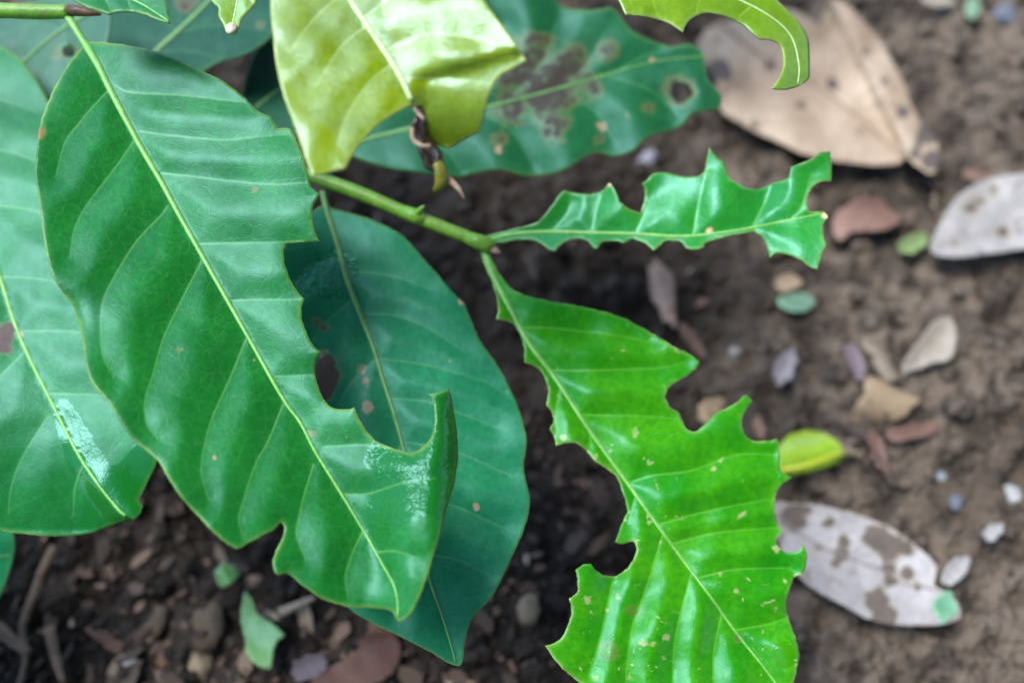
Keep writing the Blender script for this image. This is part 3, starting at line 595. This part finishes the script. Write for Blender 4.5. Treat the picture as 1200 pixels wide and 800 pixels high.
K_OUT = "120,150* 95,110 80,60 90,10 130,-50 200,-100 270,-120 330,-70 336,0 318,42 288,64 255,74 222,96 180,130"
aK = leaf(K_OUT, [(122, 146), (155, 95), (182, 62), (209, 37), (246, 0), (300, -70)], [[(182, 62), (220, 60), (262, 68)], [(209, 37), (255, 30), (312, 35)], [(246, 0), (290, -10), (330, -5)], [(170, 78), (130, 60), (95, 60)], [(209, 37), (170, 10), (130, -20)]],
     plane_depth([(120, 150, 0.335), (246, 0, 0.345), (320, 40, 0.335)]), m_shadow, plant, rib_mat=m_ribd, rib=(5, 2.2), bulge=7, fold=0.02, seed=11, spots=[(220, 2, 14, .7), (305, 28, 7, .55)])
tag(aK, 'leaf with the shade painted into its green behind the small top leaf')
L_OUT = "-80,170* -70,80 -30,20 30,2 90,-2 128,10 122,60 95,110 45,160 -20,190"
aL = leaf(L_OUT, [(125, 5), (74, 34), (34, 67), (-20, 120), (-78, 168)], [[(74, 34), (40, 28), (0, 40)], [(34, 67), (0, 70), (-40, 90)], [(74, 34), (80, 70), (70, 100)]], plane_depth([(-80, 170, 0.33), (125, 5, 0.325), (45, 160, 0.318)]),
     leaf_mat('leaf_old_green', (0.020, 0.075, 0.028), (0.035, 0.110, 0.036), (0.06, 0.18, 0.05), (0.1, 0.2, 0.06), rough=0.45, spot=(0.05, 0.05, 0.03), trans=0.06, blotch=0.4, blotch_col=(0.06, 0.09, 0.05)), plant, rib_mat=m_ribd, rib=(3, 1.5), bulge=6, seed=12, spots=[(66, 64, 10, .5)], holes=["74,58 80,53 87,57 86,66 80,67 75,64"])
tag(aL, 'old grey-green leaf with a small hole under the stem')
M_OUT = "284,112 287,88 300,57 320,44 360,36 420,55 436,105 405,148 355,158 312,147 294,132"
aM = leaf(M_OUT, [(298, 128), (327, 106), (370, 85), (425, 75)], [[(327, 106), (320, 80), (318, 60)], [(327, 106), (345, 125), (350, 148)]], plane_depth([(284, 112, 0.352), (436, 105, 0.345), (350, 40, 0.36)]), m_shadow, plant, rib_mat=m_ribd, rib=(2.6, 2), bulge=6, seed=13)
tag(aM, 'small dark leaf in the gap left of the yellow leaf')
N_OUT = "-110,600 -50,596 0,610 14,622 18,640 13,664 4,690 -15,722 -60,735 -110,700"
aN = leaf(N_OUT, [(-110, 650), (-50, 655), (14, 650)], [[(-30, 655), (-10, 635), (0, 618)]], plane_depth([(-110, 650, 0.30), (14, 650, 0.315), (-50, 735, 0.30)]), m_dark, plant, rib_mat=m_ribd, rib=(3, 1), bulge=5, seed=14)
tag(aN, 'dark leaf end just inside the lower left border')

# unseen leaves added beyond the left, top and lower borders to shade the soil
def spare(cx, cy, L, W, ang, d0, d1, seed):
    a = R(ang); u = np.array([math.cos(a), math.sin(a)]); v = np.array([-u[1], u[0]]); c = np.array([cx, cy])
    q = [(-.5, 0), (-.4, .2), (-.22, .4), (0, .5), (.2, .44), (.36, .25), (.5, 0), (.36, -.25), (.2, -.44), (0, -.5), (-.22, -.4), (-.4, -.2)]
    out = [(*(c + u * x * L + v * y * W), abs(x) == .5) for x, y in q]
    mid = [tuple(c + u * x * L) for x in (-.54, -.2, .15, .49)]
    vs_ = [[tuple(c + u * x * L), tuple(c + u * (x + .08) * L + v * s_ * W * .25), tuple(c + u * (x + .13) * L + v * s_ * W * .4)] for x in (-.3, -.12, .06, .22) for s_ in (1, -1)]
    return leaf(out, mid, vs_, plane_depth([(*(c - u * L / 2), d0), (*(c + u * L / 2), d1), (*(c + v * W / 2), (d0 + d1) / 2 + .006)]), m_dark, plant, rib_mat=m_ribd, rib=(5, 1.6), step=16, bulge=7, blen=34, fold=.12, fold_r=.12, curl=4, seed=seed, jit=2)
for a_ in [(-330, 620, 620, 290, 70, .30, .285, 41), (-120, 1010, 700, 300, 10, .30, .29, 42), (420, 1010, 620, 290, 5, .31, .30, 43), (-420, 150, 640, 300, 120, .30, .29, 44), (330, -330, 560, 280, -60, .36, .38, 45), (690, -290, 620, 290, -20, .37, .40, 46)]: spare(*a_)

#@@LITTER
# ------------------------------------------------------------------ fallen leaves and litter on the soil
def dry_mat(name, c1, c2, blot=(0.08, 0.05, 0.03), blotch=0.3, rough=0.65, vein=None, spot=(0.05, 0.035, 0.025), edge=None):
    c1 = tuple(x * 0.74 for x in c1); c2 = tuple(x * 0.78 for x in c2)
    return leaf_mat(name, c1, c2, vein or tuple(x * 0.7 for x in c1), edge or tuple(x * 0.8 for x in c1), rough=rough, net=0.25, trans=0.05, tcol=c1, spot=spot, specular=0.3, tint=(1, 1, 1), blotch=blotch, blotch_col=blot)
def gleaf(name, z=0.006, rise=None):
    pass
def fallen(name, label, cat, outline, mid, veins, mat, z=0.004, group=None, **kw):
    kw.setdefault('thick', 0.0006); kw.setdefault('step', 6); kw.setdefault('flutter', 5)
    o = leaf(outline, mid, veins, lambda P: ground_depth(P, z), mat, None, name=name, **kw)
    return tag(o, label, cat, group)

m_tan = dry_mat('dry_leaf_tan', (0.40, 0.295, 0.20), (0.58, 0.46, 0.34), blot=(0.22, 0.15, 0.10), blotch=0.25, vein=(0.24, 0.15, 0.10), spot=(0.06, 0.045, 0.04))
m_tan2 = dry_mat('dry_leaf_rib', (0.24, 0.15, 0.10), (0.30, 0.2, 0.13))
tan_leaf = fallen('fallen_leaf', 'large tan dry leaf lying flat on the soil, half under the lime leaf edge', 'leaf',
    "819,48 835,30 870,22 905,10 930,12 948,20 961,31* 967,12 975,-3* 990,3 1010,22 1035,52 1058,95 1072,130 1095,160 1101,185 1095,203 1080,198 1062,186 1050,192 1020,193 985,189 950,183 915,168 875,148 845,128 840,95 825,70",
    [(845, 30), (890, 65), (940, 92), (980, 118), (1020, 150), (1056, 184)], [[(905, 70), (950, 60), (985, 20)], [(950, 97), (1000, 85), (1030, 60)], [(880, 60), (880, 100), (900, 140)], [(940, 92), (945, 125), (975, 165)], [(1000, 133), (1045, 125), (1070, 130)]], m_tan, rib_mat=m_tan2, rib=(3.0, 1.6), bulge=7, fold=0.0, fold_r=0.02, curl=-8, seed=21, jit=1.2,
    extra=lambda x, y, t, v, e: 24 * smooth((x * 0.893 - y * 0.449 - 862.6) / 7) - 20 * smooth((x * 0.893 - y * 0.449 - 872) / 60) + 5 * np.sin(v / 9.0 + 1) * np.clip(1 - t, 0, 1),
    spots=[(903, 77, 7, 1.0), (975, 99, 8, 1.0), (938, 123, 7, .85), (842, 82, 14, 1.0), (850, 88, 9, 1.0), (1037, 95, 7, .8), (1058, 132, 9, .9), (1086, 160, 15, .8), (1092, 188, 14, .9), (1072, 180, 10, .75), (1078, 145, 9, .65), (1015, 60, 9, .6), (885, 145, 7, .7), (1040, 60, 6, .5), (1048, 165, 12, .7, 1), (1040, 140, 12, .6, 1)])
m_white = dry_mat('dry_leaf_white', (0.34, 0.32, 0.31), (0.56, 0.53, 0.49), blot=(0.20, 0.17, 0.17), blotch=0.55, vein=(0.36, 0.32, 0.3))
fallen('fallen_leaf', 'whitish dry leaf entering at the right border', 'leaf',
    "1090,292* 1098,270 1110,247 1125,228 1150,213 1180,205 1215,203 1250,210 1290,240 1270,270 1240,285 1195,292 1160,297 1125,301 1100,299", [(1092, 293), (1140, 276), (1200, 258), (1285, 240)], [[(1130, 280), (1150, 250), (1170, 225)], [(1170, 268), (1200, 240), (1220, 215)], [(1160, 270), (1185, 282), (1200, 290)]], m_white, rib_mat=dry_mat('rib_white', (0.36, 0.33, 0.3), (0.4, 0.36, 0.33)), rib=(2.2, 1.4), bulge=6, curl=-10, curlw=40, seed=22,
    spots=[(1140, 240, 16, .6), (1175, 272, 14, .55), (1165, 225, 12, .5), (1120, 285, 9, .5)])
m_grey = dry_mat('dry_leaf_grey', (0.40, 0.375, 0.37), (0.54, 0.515, 0.51), blot=(0.20, 0.16, 0.15), blotch=0.28, vein=(0.2, 0.16, 0.15), spot=(0.075, 0.058, 0.046), edge=(0.40, 0.30, 0.24))
grey_leaf = fallen('fallen_leaf', 'grey mottled dry leaf with brown blotches beside the bright young leaf', 'leaf',
    "905,592 930,589 950,590 985,597 1020,608 1050,622 1075,640 1092,655 1098,668 1095,684* 1100,690 1118,700 1126,715 1122,724 1105,731 1075,732 1045,731 1015,723 985,707 955,690 935,672 915,640",
    [(905, 600), (945, 630), (990, 652), (1035, 668), (1062, 685), (1092, 690), (1120, 712)], [[(960, 638), (990, 625), (1020, 615)], [(1000, 655), (1040, 645), (1075, 648)], [(955, 636), (960, 660), (975, 690)], [(1000, 656), (1010, 690), (1025, 718)]], m_grey, rib_mat=dry_mat('rib_grey', (0.26, 0.22, 0.21), (0.3, 0.26, 0.24)), rib=(2.0, 1.2), bulge=6, curl=-8, curlw=30, seed=23, jit=1.2,
    spots=[(930, 606, 17, 1.0), (945, 598, 9, .7), (1026, 630, 16, 1.0), (1045, 640, 17, 1.0), (1062, 642, 10, .9), (1028, 703, 16, 1.0), (1036, 722, 17, 1.0), (985, 650, 10, .9), (980, 660, 8, .8), (988, 634, 9, .85), (1042, 666, 9, .95), (1062, 672, 10, .9), (1045, 680, 9, .8), (972, 612, 8, .75), (960, 642, 8, .7), (965, 612, 6, .6), (960, 640, 6, .5), (1075, 687, 6, .7), (1122, 708, 8, .5)])

def frag_out(cx, cy, L, W, ang, n=18, rough=0.18, seed=0, tip=0.0):
    r = random.Random(seed); out = []; a = R(ang)
    for k in range(n):
        th = 2 * math.pi * k / n; q = 1 + r.uniform(-rough, rough)
        x = math.cos(th) * L / 2 * q; y = math.sin(th) * W / 2 * q * (1 - tip * (0.5 + 0.5 * math.cos(th)))
        out.append((cx + x * math.cos(a) - y * math.sin(a), cy + x * math.sin(a) + y * math.cos(a), False))
    return out
def frag(name, label, cat, cx, cy, L, W, ang, mat, z=0.003, cup=10, seed=0, rough=0.18, tip=0.0, group=None, outline=None, thick=0.0008, spots=(), **kw):
    a = R(ang); ux, uy = math.cos(a), math.sin(a)
    mid = [(cx - ux * L * 0.46, cy - uy * L * 0.46), (cx + ux * 0.01 * L, cy), (cx + ux * L * 0.46, cy + uy * L * 0.46)]
    o = leaf(outline or frag_out(cx, cy, L, W, ang, rough=rough, seed=seed, tip=tip), mid, [], lambda P: ground_depth(P, z), mat, None, name=name, step=4, bulge=0, thick=thick, rib=(2, 1),
             extra=lambda x, y, t, v, e: cup * np.clip(np.abs(v) / (W / 2), 0, 1.3) ** 2 * (1 if cup > 0 else 1) + abs(cup) * 0.5, flutter=6, seed=seed + 30, spots=spots, jit=1.6, **kw)
    return tag(o, label, cat, group)
c_tan = dry_mat('litter_tan', (0.38, 0.27, 0.16), (0.50, 0.38, 0.25))
c_pale = dry_mat('litter_pale', (0.38, 0.33, 0.26), (0.48, 0.42, 0.36))
c_red = dry_mat('litter_reddish', (0.22, 0.12, 0.09), (0.36, 0.23, 0.18), blot=(0.1, 0.05, 0.04))
c_brown = dry_mat('litter_brown', (0.15, 0.09, 0.065), (0.26, 0.17, 0.125))
c_lilac = dry_mat('litter_lilac', (0.22, 0.20, 0.22), (0.34, 0.31, 0.32))
c_white = dry_mat('litter_white', (0.36, 0.345, 0.33), (0.56, 0.55, 0.53), blotch=0.15, blot=(0.2, 0.17, 0.14))
c_mint = leaf_mat('litter_mint', (0.12, 0.21, 0.13), (0.17, 0.27, 0.165), (0.3, 0.5, 0.3), (0.3, 0.5, 0.3), rough=0.5, trans=0.1)
c_green = leaf_mat('litter_green', (0.12, 0.28, 0.09), (0.17, 0.34, 0.12), (0.3, 0.5, 0.2), (0.3, 0.45, 0.2), rough=0.42, trans=0.1)
c_yg = leaf_mat('leaflet_yellow_green', (0.22, 0.42, 0.02), (0.36, 0.52, 0.03), (0.5, 0.6, 0.1), (0.5, 0.56, 0.06), rough=0.3, trans=0.1, coat=0.2)
c_stone = plain_mat('pebble_tan', (0.20, 0.15, 0.095), (0.29, 0.23, 0.155), 0.7, 180, 0.9, 0.0015, 0.3, c3=(0.10, 0.075, 0.055))
c_stone2 = plain_mat('pebble_brown', (0.065, 0.048, 0.033), (0.11, 0.082, 0.056), 0.75, 180, 0.9, 0.0015, 0.3, c3=(0.10, 0.075, 0.055))
c_stoneb = plain_mat('pebble_bluish', (0.20, 0.23, 0.27), (0.29, 0.33, 0.37), 0.5, 180, 0.9, 0.0015, 0.3, c3=(0.10, 0.075, 0.055))
c_stonew = plain_mat('pebble_white', (0.30, 0.295, 0.29), (0.44, 0.435, 0.42), 0.55, 180, 0.9, 0.0015, 0.3, c3=(0.10, 0.075, 0.055))
c_twig = plain_mat('twig_brown', (0.13, 0.085, 0.06), (0.20, 0.14, 0.10), 0.8, 160, 0.7, 0.001)
c_twigd = plain_mat('twig_dark', (0.04, 0.028, 0.024), (0.08, 0.055, 0.045), 0.7, 160, 0.7, 0.001)

# plump yellow-green leaflet
yl = frag('yellow_leaflet', 'plump yellow-green leaflet with a brown stalk end, beside the bright young leaf', 'leaflet', 950, 531, 78, 50, -12, c_yg, cup=-16, seed=3, thick=0.002, outline=parse("908,545 912,525 925,510 945,504 965,507 982,517 992,530 985,541 965,549 940,555 918,557"), wet=["925,512 950,506 970,512 955,522 930,525"])
link('stalk_end', *tube(spline3([tuple(gp(986, 530, .005)), tuple(gp(998, 529, .005)), tuple(gp(1012, 536, .003))], 4), list(np.linspace(0.0026, 0.0012, 9)), 8), c_stone, yl)
link('crease', *tube(spline3([tuple(gp(914, 551, .0085)), tuple(gp(945, 545, .0115)), tuple(gp(970, 536, .011)), tuple(gp(988, 530, .007))], 5), [0.0010] * 16, 8), plain_mat('crease_yellow', (0.46, 0.52, 0.02), (0.52, 0.56, 0.04), 0.4), yl)
G1 = 'scraps of dry leaf on the bare soil'
frag('leaf_scrap', 'reddish brown crumpled scrap just right of the narrow eaten leaf', 'leaf scrap', 1016, 256, 80, 46, -8, c_red, seed=4, cup=12, outline=parse("975,270 980,250 995,240 1010,232 1035,232 1042,245 1056,255 1045,266 1020,270 1000,272 985,281"))
frag('green_scrap', 'small oval mint green scrap on bare soil', 'leaf scrap', 933, 353, 44, 22, 0, c_mint, seed=5, cup=3, rough=0.05)
frag('leaf_scrap', 'small tan crumb of leaf directly above the mint green scrap', 'leaf scrap', 924, 331, 30, 20, -10, c_tan, seed=6, cup=5)
frag('curled_leaf', 'tan curled leaf standing in the soil below the narrow eaten leaf', 'leaf', 777, 342, 84, 36, 76, dry_mat('litter_rosy', (0.32, 0.21, 0.16), (0.44, 0.31, 0.24)), seed=7, cup=-22, tip=0.35)
frag('leaf_scrap', 'thin brown strip trailing below the tan curled leaf', 'leaf scrap', 812, 398, 50, 13, 52, c_brown, seed=8, cup=4)
frag('leaf_scrap', 'grey lilac sliver of leaf in the middle of the bare soil', 'leaf scrap', 921, 429, 48, 22, -66, c_lilac, seed=9, cup=5)
frag('leaf_scrap', 'folded beige leaf piece pointing down left, highest of the litter cluster', 'leaf scrap', 1090, 408, 84, 38, -50, c_pale, seed=10, cup=12, tip=-0.4, outline=parse("1058,440* 1062,422 1078,400 1095,378 1110,370 1120,382 1119,405 1112,420 1092,425 1075,432"))
frag('leaf_scrap', 'curved pale brown leaf piece above the broken tan leaf', 'leaf scrap', 1031, 423, 58, 26, 55, dry_mat('litter_dun', (0.24, 0.19, 0.14), (0.36, 0.29, 0.21)), seed=11, cup=-14)
frag('leaf_scrap', 'lilac pink sliver left of the curved brown leaf piece', 'leaf scrap', 1004, 424, 46, 18, 70, dry_mat('litter_mauve', (0.20, 0.15, 0.17), (0.30, 0.23, 0.25)), seed=12, cup=5)
frag('broken_leaf', 'broken tan leaf with a ridge, brightest of the litter cluster', 'leaf', 1040, 468, 84, 50, 18, c_tan, seed=13, cup=-14, outline=parse("1000,494* 1003,475 1012,462 1014,440* 1030,442 1052,455 1080,468* 1068,478 1058,490 1040,496 1015,494"))
frag('leaf_scrap', 'reddish brown strip of leaf under the broken tan leaf', 'leaf scrap', 1070, 505, 64, 18, -12, c_red, seed=14, cup=4)
frag('leaf_scrap', 'narrow reddish sliver hanging below the broken tan leaf', 'leaf scrap', 1030, 528, 48, 15, 74, c_red, seed=15, cup=4)
def twig(name, label, L, r, mat, group=None, cat='twig', z=0.003):
    v, f = tube(spline3([tuple(gp(x, y, z)) for x, y in L], 5), [r * (1 - 0.5 * i / (5 * (len(L) - 1))) for i in range(5 * (len(L) - 1) + 1)], 8)
    return tag(link(name, v, f, mat), label, cat, group)
twig('twig', 'short dark twig left of the reddish strip, by the yellow-green leaflet', [(966, 490), (990, 500), (1022, 517)], 0.0020, c_twigd)
twig('twig', 'thin dark stalk below the reddish sliver', [(1024, 530), (1036, 548), (1047, 570)], 0.0016, c_twigd)
frag('leaf_scrap', 'bright tan scrap seen through the right bite of the bright young leaf', 'leaf scrap', 836, 482, 40, 30, 10, c_tan, seed=16, cup=6)
frag('leaf_scrap', 'short reddish sliver just above the yellow-green leaflet tip', 'leaf scrap', 890, 500, 30, 10, 78, c_red, seed=17, cup=3)
frag('white_flake', 'white oblong flake at the end of the grey mottled leaf', 'flake', 1121, 668, 46, 20, -48, c_white, z=0.006, seed=18, cup=4, rough=0.08)
frag('green_scrap', 'dull green scrap lying on the grey mottled leaf', 'leaf scrap', 1107, 709, 30, 36, 0, leaf_mat('litter_jade', (0.06, 0.17, 0.09), (0.10, 0.24, 0.13), (0.3, 0.5, 0.3), (0.3, 0.45, 0.3), rough=0.5, trans=0), z=0.0075, seed=19, cup=2)
frag('white_flake', 'small pale flake between the white oblong flake and the border', 'flake', 1164, 622, 26, 15, -40, c_white, seed=20, cup=3)
def pebble(name, label, cx, cy, w, h, mat, group=None, rz=0.0, cat='pebble', seed=None, sq=0.6):
    D = float(ground_depth([[cx, cy]], 0)[0]); r = w / 2 * D / FPX; asp = h / w
    c = gp(cx, cy, 0); z = soil_h(c.x, c.y) - r * 0.05
    return tag(link(name, blob((c.x, c.y, z), r, seed or cx, (1, asp, sq), 0.55, rz), IF, mat), label, cat, group)
pebble('pebble', 'bright white pebble at the right border', 1191, 576, 20, 26, c_stonew)
pebble('pebble', 'pale blue pebble below the litter cluster', 1111, 551, 18, 16, c_stoneb)
pebble('pebble', 'dull blue pebble just under the pale blue one', 1124, 586, 18, 20, plain_mat('pebble_slate', (0.10, 0.11, 0.14), (0.16, 0.17, 0.21), 0.6, 180, 0.9, 0.0015, 0.3, c3=(0.10, 0.075, 0.055)))
pebble('pebble', 'grey lilac pebble below the edge of the spotted leaf', 762, 181, 26, 24, plain_mat('pebble_lilac', (0.25, 0.24, 0.28), (0.34, 0.33, 0.37), 0.6, 180, 0.9, 0.0015, 0.3, c3=(0.10, 0.075, 0.055)))
pebble('pebble', 'round yellowish pebble at the lower border, biggest left of the torn green piece', 230, 780, 38, 34, c_stone)
pebble('pebble', 'upright brown pebble up left of the yellowish pebble', 183, 722, 26, 40, c_stone2)
pebble('pebble', 'white chip of stone left of the yellowish pebble', 149, 775, 22, 12, c_stonew)
pebble('pebble', 'tan pebble between the dark leaf tip and the bright young leaf', 619, 716, 26, 36, c_stone)
pebble('pebble', 'orange brown pebble between the white chip and the yellowish pebble', 190, 770, 28, 22, plain_mat('pebble_rust', (0.13, 0.07, 0.04), (0.19, 0.11, 0.07), 0.75, 180, 0.9, 0.0015, 0.3, c3=(0.10, 0.075, 0.055)))
pebble('pebble', 'dull brown lump above the yellowish pebble', 238, 735, 46, 56, c_stone2)
pebble('pebble', 'small tan pebble close under the largest leaf edge', 253, 645, 16, 18, c_stone)
pebble('pebble', 'tan pebble beside the notch of the largest leaf', 293, 676, 28, 18, plain_mat('pebble_pink', (0.28, 0.19, 0.13), (0.36, 0.25, 0.18), 0.75, 180, 0.9, 0.0015, 0.3, c3=(0.10, 0.075, 0.055)))
pebble('pebble', 'dark grey pebble at the top right corner', 1180, 16, 30, 30, plain_mat('pebble_dark', (0.09, 0.10, 0.13), (0.18, 0.2, 0.24), 0.5, 180, 0.9, 0.0015, 0.3, c3=(0.10, 0.075, 0.055)))
pebble('pebble', 'small pale pebble below the narrow eaten leaf', 862, 409, 15, 14, plain_mat('pebble_pale', (0.28, 0.25, 0.23), (0.36, 0.33, 0.3), 0.7, 180, 0.9, 0.0015, 0.3, c3=(0.10, 0.075, 0.055)))
frag('white_flake', 'pale flake at the top border right of the tan leaf', 'flake', 1098, 0, 40, 14, 8, c_pale, seed=23, cup=3)
frag('green_scrap', 'tiny green scrap at the top right', 'leaf scrap', 1140, 10, 16, 24, 10, c_mint, seed=24, cup=2)
frag('leaf_scrap', 'tan scrap lying beside the tip of the large tan leaf', 'leaf scrap', 1145, 204, 36, 16, 5, c_brown, seed=25, cup=5)
frag('green_scrap', 'faint green scrap left of the whitish leaf', 'leaf scrap', 1072, 285, 38, 18, -25, leaf_mat('litter_moss', (0.12, 0.17, 0.05), (0.16, 0.22, 0.07), (0.3, 0.4, 0.2), (0.2, 0.3, 0.1), rough=0.6, trans=0), seed=26, cup=4)
# torn green piece lower left, brown leaf, twigs
frag('torn_leaf', 'torn light green leaf piece lying on the soil at the lower left', 'leaf piece', 304, 742, 90, 44, 70, c_green, z=0.008, seed=27, cup=5, outline=parse("287,691* 297,705 301,718 318,730 332,743* 322,755 317,783* 303,780 290,765 287,745 282,722"))
frag('fallen_leaf', 'dark reddish brown leaf at the lower border under the dark leaf', 'leaf', 425, 775, 110, 48, -10, dry_mat('litter_maroon', (0.09, 0.042, 0.032), (0.15, 0.075, 0.058), blot=(0.05, 0.03, 0.03)), seed=28, cup=6, outline=parse("362,800* 385,780 410,770 432,738* 458,738 470,760 462,785 440,800 400,806"))
frag('leaf_scrap', 'greyish brown scrap left of the dark reddish leaf', 'leaf scrap', 362, 782, 46, 26, -20, dry_mat('litter_ash', (0.12, 0.10, 0.12), (0.2, 0.17, 0.19)), seed=29, cup=5)
frag('green_scrap', 'tiny curled green scrap above the torn green piece', 'leaf scrap', 265, 674, 26, 30, 60, leaf_mat('litter_fern', (0.05, 0.17, 0.02), (0.09, 0.24, 0.03), (0.2, 0.4, 0.1), (0.3, 0.45, 0.3), rough=0.3, trans=0), seed=31, cup=-10)
twig('twig', 'pale thin twig right of the torn green piece', [(328, 718), (345, 710), (368, 700)], 0.0019, plain_mat('twig_pale', (0.3, 0.24, 0.19), (0.4, 0.33, 0.27), 0.8, 160))
twig('twig', 'long thin root running down the lower left corner', [(64, 640), (50, 668), (38, 700), (26, 735), (30, 770), (22, 805)], 0.0018, c_twig)
twig('twig', 'short root at the lower border left of the white chip', [(58, 735), (64, 765), (74, 800)], 0.0022, c_twig)
twig('twig', 'brown bit of twig in the lower left corner', [(-5, 735), (15, 750), (34, 765)], 0.0028, c_twig)
twig('twig', 'dark thin twig on the soil between the two eaten leaves', [(616, 300), (622, 312), (630, 330)], 0.0015, c_twigd)
